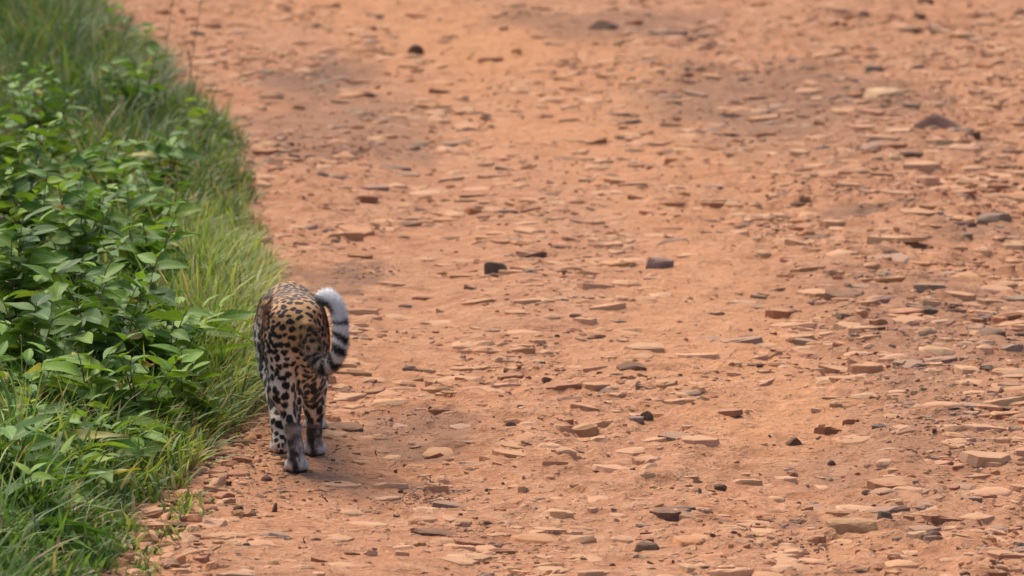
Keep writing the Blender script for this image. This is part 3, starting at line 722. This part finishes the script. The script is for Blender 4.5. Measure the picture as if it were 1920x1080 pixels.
def coat(V, Nn):
    """coat colour at surface points: gold back, pale legs, black spots, ringed tail"""
    n = len(V)
    x, y, z = V.T
    nz1 = vn3(V, 28, 5); nz2 = vn3(V, 75, 6); nz3 = vn3(V, 9, 7)
    gold, cream, white = np.array((.52, .275, .108)), np.array((.70, .585, .47)), np.array((.74, .71, .69))
    grey, black = np.array((.34, .335, .345)), np.array((.008, .007, .007))
    g = sstep(.35, .48, z + .07 * (nz3 - .5))
    g = g * (1 - sstep(.12, .24, y) * sstep(.45, .39, z))
    C = cream * (1 - g[:, None]) + gold * g[:, None]
    C = C * (.8 + .4 * nz1[:, None])
    dk = sstep(.40, .60, y) * sstep(.44, .5, z)                      # browner nape
    C = C * (1 -   .12 * dk[:, None]) + np.array((.22, .12, .05)) * .12 * dk[:, None]
    bel = sstep(-.25, -.75, Nn[:, 2]) * sstep(.2, .3, z) * sstep(.14, .22, y)
    C = C * (1 - bel[:, None]) + white * bel[:, None]
    # tail: nearest path point
    T3 = TC_[:, :3]
    seg = np.linalg.norm(np.diff(T3, axis=0), axis=1); arc = np.concatenate([[0], np.cumsum(seg)])
    best = np.full(n, 9.); arcp = np.zeros(n)
    near = (x > -.02) & (y < .12) & (z > .3)
    P = V[near]
    bb = np.full(len(P), 9.); aa = np.zeros(len(P))
    for i in range(len(T3) - 1):
        ab = T3[i + 1] - T3[i]; t = np.clip((P - T3[i]) @ ab / (ab @ ab), 0, 1)
        d = np.linalg.norm(P - T3[i] - t[:, None] * ab, axis=1) - TC_[i, 3]
        m = d < bb; bb[m] = d[m]; aa[m] = arc[i] + t[m] * seg[i]
    best[near] = bb; arcp[near] = aa
    A = arc[-1]
    u = arcp / A
    istail = (best < .008) & (u > .16)
    # spots: blue-noise seeds over the surface
    order = rng.permutation(n)
    cell, seeds = {}, []
    leg = sstep(.36, .28, z)
    rmin = .0192 + .0080 * leg - .010 * sstep(.14, .06, z) - .012 * sstep(.8, .86, y) + .010 * sstep(.28, .4, y) * (1 - leg) * (y < .8) * sstep(.47, .42, z)
    rmin = np.where(istail & (u < .42), .0195, rmin)
    G = .016
    for i in order:
        p = V[i]; r = rmin[i] * (.85 + .4 * nz3[i]); c = (int(p[0] // G), int(p[1] // G), int(p[2] // G)); ok = True
        m = int(r // G) + 1
        for a in range(c[0] - m, c[0] + m + 1):
            for b in range(c[1] - m, c[1] + m + 1):
                for d in range(c[2] - m, c[2] + m + 1):
                    for j in cell.get((a, b, d), ()):
                        if (V[j][0] - p[0]) ** 2 + (V[j][1] - p[1]) ** 2 + (V[j][2] - p[2]) ** 2 < r * r: ok = False; break
                    if not ok: break
                if not ok: break
            if not ok: break
        if ok:
            cell.setdefault(c, []).append(i); seeds.append(i)
    kd = kdtree.KDTree(len(seeds))
    for k, i in enumerate(seeds): kd.insert(V[i], k)
    kd.balance()
    Wp = V + .0045 * np.stack([vn3(V, 70, 11) - .5, vn3(V, 70, 12) - .5, vn3(V, 70, 13) - .5], -1) * 2
    nb = np.array([[q[1] for q in kd.find_n(p, 4)] for p in Wp])
    sd = np.array(seeds)
    sr = rng.uniform(.40, .56, len(sd)) * rmin[sd]
    sr *= 1 + .05 * leg[sd]
    ax_ = rng.normal(size=(len(sd), 3)) * .5 + np.where(leg[sd][:, None] > .5, np.array([[0, 0, 1.0]]), np.array([[1.0, 0, 0.25]]))
    ax_ -= (ax_ * Nn[sd]).sum(1)[:, None] * Nn[sd]; ax_ /= np.linalg.norm(ax_, axis=1)[:, None] + 1e-9
    st = rng.uniform(1.0, 1.55, len(sd))
    ros = (y[sd] > .30) & (z[sd] > .37) & (z[sd] < .46) & (y[sd] < .78) & (np.abs(x[sd] + .03) > .05)
    dark = np.zeros(n); inner = np.zeros(n)
    for j in range(4):
        s = nb[:, j]
        dv = Wp - V[sd[s]]
        same = (Nn * Nn[sd[s]]).sum(1) > -.1
        al = (dv * ax_[s]).sum(1)
        dd = np.sqrt(np.maximum(0, (dv * dv).sum(1) - al * al + (al / st[s]) ** 2)) / sr[s]
        dd = np.where(same, dd, 9)
        solid = sstep(1.10, .92, dd)
        ring = sstep(1.35, 1.15, dd) * sstep(.6, .85, dd) * sstep(.25, .45, vn3(V, 50, 31))
        dark = np.maximum(dark, np.where(ros[s], ring, solid))
        inner = np.maximum(inner, np.where(ros[s], sstep(.8, .55, dd), 0))
    C = C * (1 - .35 * inner[:, None] * np.array([.6, .9, 1.1]))
    # tail bands
    tb = np.sin((u * 13 + .2 + .55 * (vn3(V, 24, 55) - .5)) * 2 * math.pi)
    duty = -.45 + .95 * sstep(.55, .80, u)
    band = sstep(duty - .1, duty + .3, tb + 2.0 * (vn3(V, 48, 56) - .5)) * sstep(.34, .40, u) * sstep(.84, .77, u)
    under = sstep(.86, .93, u) * sstep(.0, -.5, Nn[:, 2]) + sstep(.80, .86, u) * sstep(-.15, -.6, Nn[:, 0] * .7 + Nn[:, 2] * .4)
    tw = sstep(.45, .74, u)[:, None]
    tcol = (cream * .75) * (1 - tw) + white * tw
    tm = (istail & (u > .36)).astype(float)[:, None] * sstep(.34, .40, u)[:, None]
    C = C * (1 - tm) + tcol * tm
    dark = np.where(tm[:, 0] > .5, np.clip(np.maximum(band, under), 0, 1), dark)
    # back of the hind shanks: grey-brown with a black streak; pale paws
    for fx, fy, zt in ((0., 0., .165), (.048, .285, .12)):
        w = sstep(.065, .045, np.abs(x - fx)) * sstep(.09, .06, np.abs(y - fy)) * sstep(zt + .015, zt - .02, z)
        back = sstep(.35, -.35, Nn[:, 1] + .25 * (nz1 - .5))
        C = C * (1 - (w * back)[:, None]) + grey * np.clip(.15 + 1.9 * (.6 * nz2 + .4 * vn3(V, 40, 77)) ** 1.6 * 1.3, .1, 1.8)[:, None] * (w * back)[:, None]
        dark = dark * (1 - w * (.95 if fx == 0 else .45))
        vs = vn3(V * np.array([1, 1, .35]), 95, 91)
        dark = np.maximum(dark, w * back * .9 * sstep(.50, .62, .5 * vs + .5 * vn3(V, 55, 92)))
        strk = w * back * sstep(.016, .008, np.abs(x - fx + .008 + .012 * (nz1 - .5))) * sstep(.155, .12, z) * sstep(.2, .5, nz3 + .25)
        dark = np.maximum(dark, strk * .9)
    ft = sstep(.055, .03, z) * sstep(.2, .6, np.abs(Nn[:, 0]) + .6 * np.maximum(0, Nn[:, 1]))
    C = C * (1 - .8 * ft[:, None]) + white * .85 * .8 * ft[:, None]
    dark = dark * (1 - .8 * ft)
    dustp = sstep(.035, .0, z)[:, None] * .55
    C = C * (1 - dustp) + np.array((.34, .20, .13)) * dustp
    sole = sstep(-.3, -.7, Nn[:, 2]) * sstep(.03, .012, z)
    dark = np.maximum(dark, sole)
    # face: pale muzzle, dark nose, ear backs
    nose = sstep(1.062, 1.07, y) * sstep(.288, .298, z)
    mz = sstep(.99, 1.03, y) * sstep(.325, .295, z)
    C = C * (1 - mz[:, None]) + white * mz[:, None]
    dark = np.where(mz > .4, dark * .3, dark); dark = np.maximum(dark, nose * .9)
    ear = sstep(.388, .400, z) * sstep(.86, .88, y) * sstep(.94, .92, y) * sstep(.1, -.3, Nn[:, 1])
    dark = np.maximum(dark, ear * .9)
    C = C * (1 - dark[:, None]) + black * dark[:, None]
    return np.clip(C, .004, .85), u * istail
LC, LU = coat(LV, LN)
leo = link('leopard', mesh_np('leopard', LV, LQ, np.full(len(LQ), 4), M_SKIN, True, LC), None,
           'spotted leopard walking away beside the green verge, white-tipped tail curled up', 'leopard')
leo.location = (X0, Y0, Z0 - .002)
def fur_mesh(count):
    v0 = LV[LQ]
    area = np.linalg.norm(np.cross(v0[:, 2] - v0[:, 0], v0[:, 3] - v0[:, 1]), axis=1)
    wgt = area * (1 + 1.2 * (v0[:, :, 1].mean(1) < .3))
    fi = rng.choice(len(LQ), count, p=wgt / wgt.sum())
    a, b = rng.random(count), rng.random(count)
    w = np.stack([(1 - a) * (1 - b), a * (1 - b), a * b, (1 - a) * b], -1)
    q = LQ[fi]
    P = (LV[q] * w[..., None]).sum(1); Nn = (LN[q] * w[..., None]).sum(1); Nn /= np.linalg.norm(Nn, axis=1)[:, None]
    C = (LC[q] * w[..., None]).sum(1); U = LU[q].max(1)
    flow = np.tile(np.array([.08, -1., -.35]), (count, 1))
    lg = sstep(.40, .30, P[:, 2])[:, None]
    flow = flow * (1 - lg) + np.array([0, -.15, -1.]) * lg
    # tail: along the path
    T3 = TC_[:, :3]; tg = np.gradient(T3, axis=0); tg /= np.linalg.norm(tg, axis=1)[:, None]
    m = U > 0
    d = np.linalg.norm(P[m][:, None] - T3[None], axis=2).argmin(1)
    flow[m] = tg[d]
    flow += rng.normal(size=flow.shape) * (.35 + .25 * m[:, None])
    flow -= (flow * Nn).sum(1)[:, None] * Nn; flow /= np.linalg.norm(flow, axis=1)[:, None]
    L = rng.uniform(.0045, .011, count) * (1 + 1.4 * m) * (.6 + .4 * sstep(.02, .14, P[:, 2]))
    L *= 1 + .2 * sstep(.5, .7, P[:, 1]) * sstep(.42, .5, P[:, 2])
    top = sstep(.45, .8, Nn[:, 2]) * sstep(.3, .4, P[:, 2]) * (1 - m)
    L *= 1 - .55 * top
    lift = rng.uniform(.25, .75, count)[:, None]
    lift = lift * (1 - .6 * top[:, None])
    D = flow * (1 - lift * .5) + Nn * lift
    side = np.cross(D, Nn); side /= np.linalg.norm(side, axis=1)[:, None] + 1e-9
    wd = rng.uniform(.0006, .0011, count)[:, None]
    base = P - Nn * .001
    Vv = np.stack([base - side * wd, base + side * wd, base + D * L[:, None]], 1).reshape(-1, 3)
    cj = C * rng.uniform(.75, 1.35, count)[:, None] + .01 * rng.random(count)[:, None]
    Cc = np.stack([cj, cj, np.minimum(.85, cj * 1.12 + .01)], 1).reshape(-1, 3)
    me = mesh_np('fur', Vv, np.arange(count * 3), np.full(count, 3), M_FUR, True, Cc)
    nn = np.repeat(Nn * .8 + D * .2, 3, 0); nn /= np.linalg.norm(nn, axis=1)[:, None]
    me.normals_split_custom_set_from_vertices(nn.astype(float).tolist())
    return me
fur = link('fur', fur_mesh(190000), leo, kind='stuff')
def sphere_me(name, mat, seg=12):
    import bmesh
    bm = bmesh.new(); bmesh.ops.create_uvsphere(bm, u_segments=seg, v_segments=8, radius=1)
    me = bpy.data.meshes.new(name); bm.to_mesh(me); bm.free(); me.materials.append(mat)
    me.polygons.foreach_set('use_smooth', [True] * len(me.polygons)); return me
EYE = sphere_me('eye', mat_plain('amber_eye', (.22, .20, .06), .08, .6))
for s in (-1, 1):
    o = link('eye', EYE, leo); o.location = (-.081 + s * .036, .985, .357); o.scale = (.010, .009, .010)

# ------------------------------------------------------------------ grass of the verge
GREENS = np.array([(.105, .19, .035), (.075, .155, .030), (.14, .225, .045), (.055, .115, .028), (.19, .255, .055)])
YELLOW = np.array([(.27, .30, .075), (.33, .33, .10), (.22, .27, .05)])
STRAW = np.array([(.45, .35, .18), (.38, .27, .13), (.30, .20, .10)])
def blades_mesh(name, bx, by, L, lean, azim, width, cols, droop, nseg=4, zoff=0):
    n = len(bx)
    bz = ground_h(bx, by) - .01 + zoff
    t = np.linspace(0, 1, nseg + 1)
    hx, hy = np.cos(azim), np.sin(azim)
    V = []
    tw = rng.uniform(-.9, .9, n)
    sxx, syy = np.cos(azim + 1.57 + tw), np.sin(azim + 1.57 + tw)
    for k, tk in enumerate(t):
        out = L * (np.sin(lean) * tk + droop * tk * tk * .75)
        up = L * (np.cos(lean) * tk - droop * .55 * tk ** 2.4)
        cx, cy, cz = bx + hx * out, by + hy * out, bz + np.maximum(up, .0)
        w = width * (.55 + .9 * tk) * (1 - tk ** 2.2) if k < nseg else 0 * width
        if k < nseg:
            V.append(np.stack([cx - sxx * w, cy - syy * w, cz], -1)); V.append(np.stack([cx + sxx * w, cy + syy * w, cz + .15 * w], -1))
        else: V.append(np.stack([cx, cy, cz], -1))
    m = len(V)
    V = np.stack(V, 1)
    C = np.repeat(cols[:, None], m, 1) * .95
    q = []
    for k in range(nseg - 1): q.append([2 * k, 2 * k + 1, 2 * k + 3, 2 * k + 2])
    o = (np.arange(n) * m)[:, None]
    Fq = (o + np.array(q).ravel()[None]).ravel()
    Ft = (o + np.array([2 * nseg - 2, 2 * nseg - 1, 2 * nseg])[None]).ravel()
    sizes = np.concatenate([np.full(n * len(q), 4), np.full(n, 3)])
    return mesh_np(name, V.reshape(-1, 3), np.concatenate([Fq, Ft]), sizes, M_BLADE, True, C.reshape(-1, 3))
def grass_field():
    n = 5200
    y = rng.uniform(13.4, 35, n * 3); d = rng.exponential(.55, n * 3)
    x = edge_x(y) - .02 - d + .22 * (vn2(y * 1.6, d * 3, 81) - .6)
    d[:420] = -np.minimum(.09, rng.exponential(.035, 420)); x[:420] = edge_x(y[:420]) - d[:420]
    y[:420] = np.where((y[:420] > 15.9) & (y[:420] < 17.4), y[:420] + 3.2, y[:420]); x[:420] = edge_x(y[:420]) - d[:420]
    y[420:900] = rng.uniform(17.0, 21.0, 480); d[420:900] = rng.uniform(-.01, .24, 480); x[420:900] = edge_x(y[420:900]) - d[420:900]
    keep = (d < 2.6) & (x > -.112 * y - .7)
    x, y, d = x[keep][:n], y[keep][:n], d[keep][:n]
    reps = rng.integers(10, 24, len(x))
    hum = vn2(x * 1.3, y * .7, 82)
    tl = (.10 + .15 * sstep(0, .5, d) + .10 * hum) * rng.uniform(.8, 1.2, len(x))
    tl *= 1 - .35 * sstep(16.6, 15.2, y) * sstep(.5, .1, d)
    tl *= np.where(d < 0, .55, 1.)
    sz = sstep(16.0, 16.8, y) * sstep(27, 24, y) * sstep(.10, .28, d)
    tl *= 1 - .12 * sz
    reps = (reps * (1 - .3 * sstep(16.6, 16., y))).astype(int)
    reps = np.maximum(4, (reps * (1 - .35 * sz)).astype(int))
    ty = vn2(x * 2.2, y * 1.1, 83)
    bx = np.repeat(x, reps) + rng.normal(0, .022, reps.sum()); by = np.repeat(y, reps) + rng.normal(0, .03, reps.sum())
    N = len(bx)
    L = np.repeat(tl, reps) * rng.uniform(.55, 1.25, N)
    L *= 1 + .5 * sstep(23.5, 26, by)
    L *= 1 + .45 * sstep(16.8, 16., by) * rng.random(N)
    lean = np.abs(rng.normal(.3, .32, N)); az = rng.uniform(0, 2 * math.pi, N)
    dr = rng.uniform(.1, .75, N)
    wd = np.where(rng.random(N) < .35 + .3 * sstep(17.4, 16.4, by), rng.uniform(.0035, .0095, N), rng.uniform(.0014, .0035, N))
    tyr = np.repeat(ty, reps) + rng.normal(0, .12, N); dd = np.repeat(d, reps)
    gi = rng.integers(0, len(GREENS), N)
    C = GREENS[gi]
    nearleo = (dd < .30) & (by > 17.2) & (by < 20.5)
    L = np.where(nearleo & (rng.random(N) < .5), L * 1.5, L)
    yl = (tyr > .58 - .1 * sstep(16.8, 16, by)) | ((dd < .2) & (rng.random(N) < .5) & (by > 16.2)) | (nearleo & (rng.random(N) < .8))
    C = np.where((yl & (rng.random(N) < np.where(nearleo, .85, .55)))[:, None], YELLOW[rng.integers(0, 3, N)], C)
    C = np.where((rng.random(N) < .10)[:, None], STRAW[rng.integers(0, 3, N)], C)
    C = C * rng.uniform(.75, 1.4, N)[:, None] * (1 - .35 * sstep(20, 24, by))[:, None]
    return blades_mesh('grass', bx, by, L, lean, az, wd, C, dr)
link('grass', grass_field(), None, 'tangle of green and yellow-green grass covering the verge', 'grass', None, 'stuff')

# ------------------------------------------------------------------ leafy plants in the verge
def leaf_mesh(sd, wide, fold, droop, nl=6, na=4):
    r = random.Random(sd)
    V, F = [], []
    wv = r.uniform(-.03, .03); ph = r.uniform(0, 6)
    for i in range(nl + 1):
        t = i / nl
        w = wide * (math.sin(math.pi * min(1, t ** .8)) ** .8) * (1 - .25 * t) + .012 * (1 - t)
        for j in range(na + 1):
            s = (j / na) * 2 - 1
            xx = s * w
            V.append((xx + .05 * math.sin(t * 3 + ph) * t, t, abs(s) * w * fold - droop * t * t + wv * math.sin(t * 9 + ph) * s))
    for i in range(nl):
        for j in range(na):
            a = i * (na + 1) + j
            F.append((a, a + 1, a + na + 2, a + na + 1))
    F = np.array(F)
    return mesh_np('leaf', np.array(V), F, np.full(len(F), 4), M_LEAF, True)
OVATE = [leaf_mesh(i, .225 + .013 * i, .25 + .05 * (i % 3), .10 + .07 * (i % 4)) for i in range(6)]
LANCE = [leaf_mesh(20 + i, .11 + .01 * i, .35, .25 + .1 * i) for i in range(4)]
def tube(path, r0, r1, name, mat, sides=5):
    path = np.array(path); n = len(path); V, F = [], []
    tg = np.gradient(path, axis=0)
    for i in range(n):
        t = Vector(tg[i]).normalized(); a = t.orthogonal().normalized(); b = t.cross(a)
        r = r0 + (r1 - r0) * i / (n - 1)
        for k in range(sides):
            q = 2 * math.pi * k / sides
            V.append(Vector(path[i]) + a * math.cos(q) * r + b * math.sin(q) * r)
    for i in range(n - 1):
        for k in range(sides):
            F.append((i * sides + k, i * sides + (k + 1) % sides, (i + 1) * sides + (k + 1) % sides, (i + 1) * sides + k))
    F = np.array(F)
    return mesh_np(name, np.array([v[:] for v in V]), F, np.full(len(F), 4), mat, True)
LEAF_COL = {'dark': ((.082, .160, .024), (.108, .190, .028), (.060, .128, .026)), 'mid': ((.092, .190, .030), (.118, .220, .034), (.070, .150, .028)), 'bright': ((.150, .260, .036), (.190, .295, .042), (.108, .200, .032))}
def place_leaf(root, base, direction, size, meshes, col, roll=0.):
    d = Vector(direction).normalized()
    up = Vector((0, 0, 1))
    xax = d.cross(up)
    xax = xax.normalized() if xax.length > .1 else Vector((1, 0, 0))
    zax = xax.cross(d)
    m = Matrix((xax, d, zax)).transposed().to_4x4() @ Matrix.Rotation(roll, 4, 'Y')
    o = link('leaf', random.choice(meshes), root)
    o.matrix_local = Matrix.Translation(base) @ m @ Matrix.Diagonal((size, size, size, 1))
    o.color = (*jit(col, .2), 1)
def shrub(name, X, Y, H, spread, nstem, leaf, hue, meshes, label, cat, group):
    root = bpy.data.objects.new(name, None); COL.objects.link(root)
    root.location = (X, Y, float(ground_h(X, Y)) - .01)
    root['label'], root['category'], root['group'] = label, cat, group
    for s in range(nstem):
        a = 2 * math.pi * s / nstem + random.uniform(-.5, .5)
        sp = spread * random.uniform(.35, 1.); hh = H * random.uniform(.65, 1.15)
        pts = []
        for k in range(6):
            t = k / 5
            pts.append((math.cos(a) * sp * t ** 1.25 + .015 * math.sin(5 * t + s), math.sin(a) * sp * t ** 1.25 + .015 * math.cos(4 * t + s), hh * t * (1.12 - .12 * t)))
        link('stem', tube(pts, .0042, .0017, 'stem', M_STEM), root)
        P = np.array(pts)
        nl = max(6, int(hh / .030))
        ga = random.uniform(0, 6)
        for k in range(nl):
            t = .15 + .85 * (k + .5) / nl
            p = np.array([np.interp(t * 5, range(6), P[:, c]) for c in range(3)])
            ga += 2.4
            el = random.uniform(-.25, .6) + .35 * max(0, t - .75) * 4 * .5
            dv = (math.cos(ga), math.sin(ga), el)
            sz = leaf * random.uniform(.55, 1.45) * (1 - .35 * max(0, t - .7) / .3)
            tint = random.choice(LEAF_COL[hue] if random.random() > .15 else LEAF_COL['bright'])
            if random.random() < .025: tint = random.choice(((.34, .30, .08), (.22, .13, .06)))
            place_leaf(root, p, dv, sz, meshes, tint, random.uniform(-.8, .8))
        for q in range(random.randint(0, 2)):       # young leaves at the shoot tip
            place_leaf(root, P[-1], (math.cos(q * 2.1 + ga), math.sin(q * 2.1 + ga), random.uniform(.3, 1.)), leaf * random.uniform(.35, .6), meshes, random.choice(LEAF_COL['bright']), 0)
    return root
SHRUBS = [
    (60, 17.0, .40, .20, 8, .135, 'dark', OVATE, 'dark broad-leaved shrub at the left edge, low down level with the leopard feet'),
    (180, 17.35, .40, .20, 8, .130, 'dark', OVATE, 'dark green broad-leaved shrub left of the brighter leaves, at leopard leg height'),
    (15, 18.1, .48, .20, 8, .135, 'dark', OVATE, 'dark broad-leaved shrub cut by the left edge, level with the leopard back'),
    (285, 17.4, .33, .19, 8, .130, 'mid', OVATE, 'mid green shrub with large overlapping leaves left of the leopard legs'),
    (345, 17.95, .30, .20, 7, .160, 'bright', LANCE, 'bright green plant with long pointed leaves left of the leopard rump'),
    (120, 18.9, .46, .20, 8, .125, 'dark', OVATE, 'dark broad-leaved shrub midway up the left, behind the edge shrub'),
    (245, 19.2, .40, .20, 7, .120, 'mid', OVATE, 'mid green broad-leaved shrub above the large overlapping leaves'),
    (25, 20.2, .50, .20, 8, .120, 'dark', OVATE, 'dark shrub with reddish stems at the left edge, halfway up the picture'),
    (375, 19.3, .24, .16, 6, .110, 'bright', LANCE, 'low bright leafy plant at the road edge just above the leopard'),
    (170, 21.2, .44, .20, 7, .110, 'mid', OVATE, 'mid green shrub in the middle of the upper verge'),
    (310, 22.2, .34, .18, 6, .100, 'mid', OVATE, 'mid green shrub near the road edge in the upper verge'),
    (70, 23.0, .48, .20, 7, .110, 'mid', OVATE, 'blurred green shrub at the upper left, left of the verge middle'),
    (230, 24.4, .40, .18, 6, .100, 'dark', OVATE, 'blurred dark green shrub high in the verge towards the road'),
    (375, 24.0, .24, .15, 5, .085, 'bright', OVATE, 'blurred bright green low plant at the upper road edge'),
    (105, 16.2, .24, .16, 6, .115, 'mid', OVATE, 'small mid green leafy plant among grass at lower left'),
    (365, 17.0, .18, .15, 6, .100, 'mid', OVATE, 'low leafy plant spilling over the broken stones left of the paws'),
    (10, 15.5, .28, .14, 5, .14, 'mid', OVATE, 'leafy plant at the bottom left corner edge'),
    (60, 15.45, .13, .10, 7, .22, 'bright', LANCE, 'clump of long broad blades at lower left, second up from the corner'),
    (130, 15.95, .12, .10, 7, .20, 'bright', LANCE, 'clump of long broad blades at the right of the bottom grass'),
    (25, 16.05, .15, .10, 7, .28, 'mid', LANCE, 'clump of long broad blades at the left edge above the bottom corner'),
    (60, 15.0, .10, .10, 7, .20, 'mid', LANCE, 'clump of long broad blades at the bottom edge of the picture'),
    (225, 16.45, .12, .10, 7, .18, 'bright', LANCE, 'clump of broad blades leaning over the rubble at the road edge'),
    (310, 17.7, .20, .12, 8, .30, 'bright', LANCE, 'tall clump of very broad bright blades left of the leopard rump'),
    (220, 27.0, .42, .18, 5, .09, 'mid', OVATE, 'faint blurred green shrub near the top of the verge'),
    (110, 17.9, .40, .20, 7, .125, 'dark', OVATE, 'dark shrub in the thick of the leaves, below the midway shrub'),
    (225, 18.2, .36, .20, 7, .125, 'mid', OVATE, 'mid green shrub in the thick of the leaves beside the long pointed leaves'),
    (60, 19.5, .46, .20, 7, .120, 'dark', OVATE, 'dark shrub left of the midway broad-leaved shrub'),
    (150, 20.1, .42, .20, 7, .115, 'mid', OVATE, 'mid green shrub just above the midway broad-leaved shrub'),
    (270, 20.6, .36, .18, 6, .110, 'dark', OVATE, 'dark shrub near the road edge a little above the leopard back'),
    (60, 21.6, .46, .20, 7, .110, 'dark', OVATE, 'dark shrub at upper left below the blurred ones'),
    (45, 16.55, .28, .17, 7, .125, 'mid', OVATE, 'mid green leafy plant at the left edge above the bottom grass'),
    (150, 16.65, .28, .18, 7, .125, 'bright', OVATE, 'bright green broad-leaved plant where the shrubs meet the bottom grass'),
    (245, 16.75, .28, .18, 7, .120, 'mid', OVATE, 'mid green leafy plant left of the broken stones'),
    (325, 17.0, .26, .17, 7, .115, 'bright', OVATE, 'bright green leafy plant reaching out towards the leopard feet'),
    (420, 17.6, .16, .13, 6, .110, 'bright', LANCE, 'small plant with pointed leaves nearest the leopard hind leg'),
    (60, 15.15, .20, .13, 5, .13, 'mid', OVATE, 'low broad-leaved plant in the grass near the bottom left corner'),
    (150, 15.7, .18, .13, 5, .11, 'bright', OVATE, 'bright low plant amid the bottom grass, right of the corner plants'),
    (215, 16.2, .18, .13, 5, .10, 'mid', OVATE, 'low leafy plant in the bottom grass nearest the rubble'),
]
for px, Y, H, sp, ns, lf, hue, ms, lab in SHRUBS:
    px += 25 * (100 < px < 300 and Y > 16.9)
    shrub('leafy_shrub' if ms is OVATE else 'long_leaved_plant', x_at(px, Y), Y, H, sp, ns, lf, hue, ms, lab, 'shrub' if ms is OVATE else 'plant', 'leafy plants of the verge')

# ------------------------------------------------------------------ tall grass stalks, twigs
STALK_M = mat_plain('dry_stalk', (.20, .17, .07), .6, .3)
for px0, py0, px1, py1, lab in (
        (348, 215, 385, -40, 'tall thin grass stalk leaning right at the top of the verge'),
        (300, 215, 330, -30, 'faint thin stalk left of the tall leaning one at the top'),
        (48, 240, 44, -30, 'upright brown stalk near the top left corner'),
        (135, 190, 128, -30, 'upright stalk at top left, right of the brown one'),
        (365, 180, 352, 90, 'short stalk with small seed head at the upper road edge'),
        (190, 230, 250, 60, 'leaning stalk with leafy top at the upper verge')):
    x, y = ground_at(px0, py0)
    k = ppm(y); H = (py0 - py1) / k; dx = (px1 - px0) / k
    root = bpy.data.objects.new('grass_stalk', None); COL.objects.link(root)
    root.location = (x, y, float(ground_h(x, y)) - .01)
    root['label'], root['category'], root['group'] = lab, 'grass stalk', 'stalks standing above the verge'
    pts = [(dx * t ** 1.3, .05 * t, H * t) for t in np.linspace(0, 1, 8)]
    link('stem', tube(pts, .003, .0015, 'stem', STALK_M), root)
    V, F = [], []
    for i in range(14):
        t = .78 + .22 * i / 14; c = np.array([dx * t ** 1.3, .05 * t, H * t]); a = i * 2.4
        d = np.array([math.cos(a) * .5, math.sin(a) * .5, 1]) * .03; s = np.array([-math.sin(a), math.cos(a), 0]) * .003
        o = len(V); V += [c, c + d * .5 + s, c + d, c + d * .5 - s]; F.append((o, o + 1, o + 2, o + 3))
    link('seed_head', mesh_np('seed_head', np.array(V), np.array(F), np.full(len(F), 4), STALK_M), root)
TWIG_M = mat_plain('dry_twig', (.07, .045, .03), .8, .2)
for px, py, w, hgt, lean, lab in ((616, 930, 16, 22, -.5, 'small dark twig stuck in the soil below the leopard tail'), (705, 850, 4, 18, .05, 'short dark upright twig right of the leopard feet'), (569, 1016, 6, 18, .3, 'tiny dark twig near the bottom, below the leopard')):
    x, y = ground_at(px, py); k = ppm(y); H = hgt / k
    pts = [(lean * w / k * 1.5 * t + .004 * math.sin(6 * t), 0, H * t - .01) for t in np.linspace(0, 1, 5)]
    o = link('twig', tube(pts, .003, .0014, 'twig', TWIG_M), None, lab, 'twig', 'dry twigs on the road')
    o.location = (x, y, float(ground_h(x, y)))
# dry straw on the bare soil beside the verge
n = 240
cx = rng.choice(np.array([430, 400, 350, 470, 330]), n) + rng.normal(0, 40, n); cy = rng.choice(np.array([780, 840, 930, 720, 1000]), n) + rng.normal(0, 40, n)
pts = np.array([ground_at(a, b) for a, b in zip(cx, cy)])
link('dry_straw', blades_mesh('dry_straw', pts[:, 0], pts[:, 1], rng.uniform(.05, .16, n), rng.uniform(1.2, 1.5, n), rng.uniform(0, 6.28, n), rng.uniform(.0012, .0025, n), STRAW[rng.integers(0, 3, n)], rng.uniform(0, .15, n), zoff=.014), None, 'dry straw blades littering the soil beside the verge', 'straw', None, 'stuff')
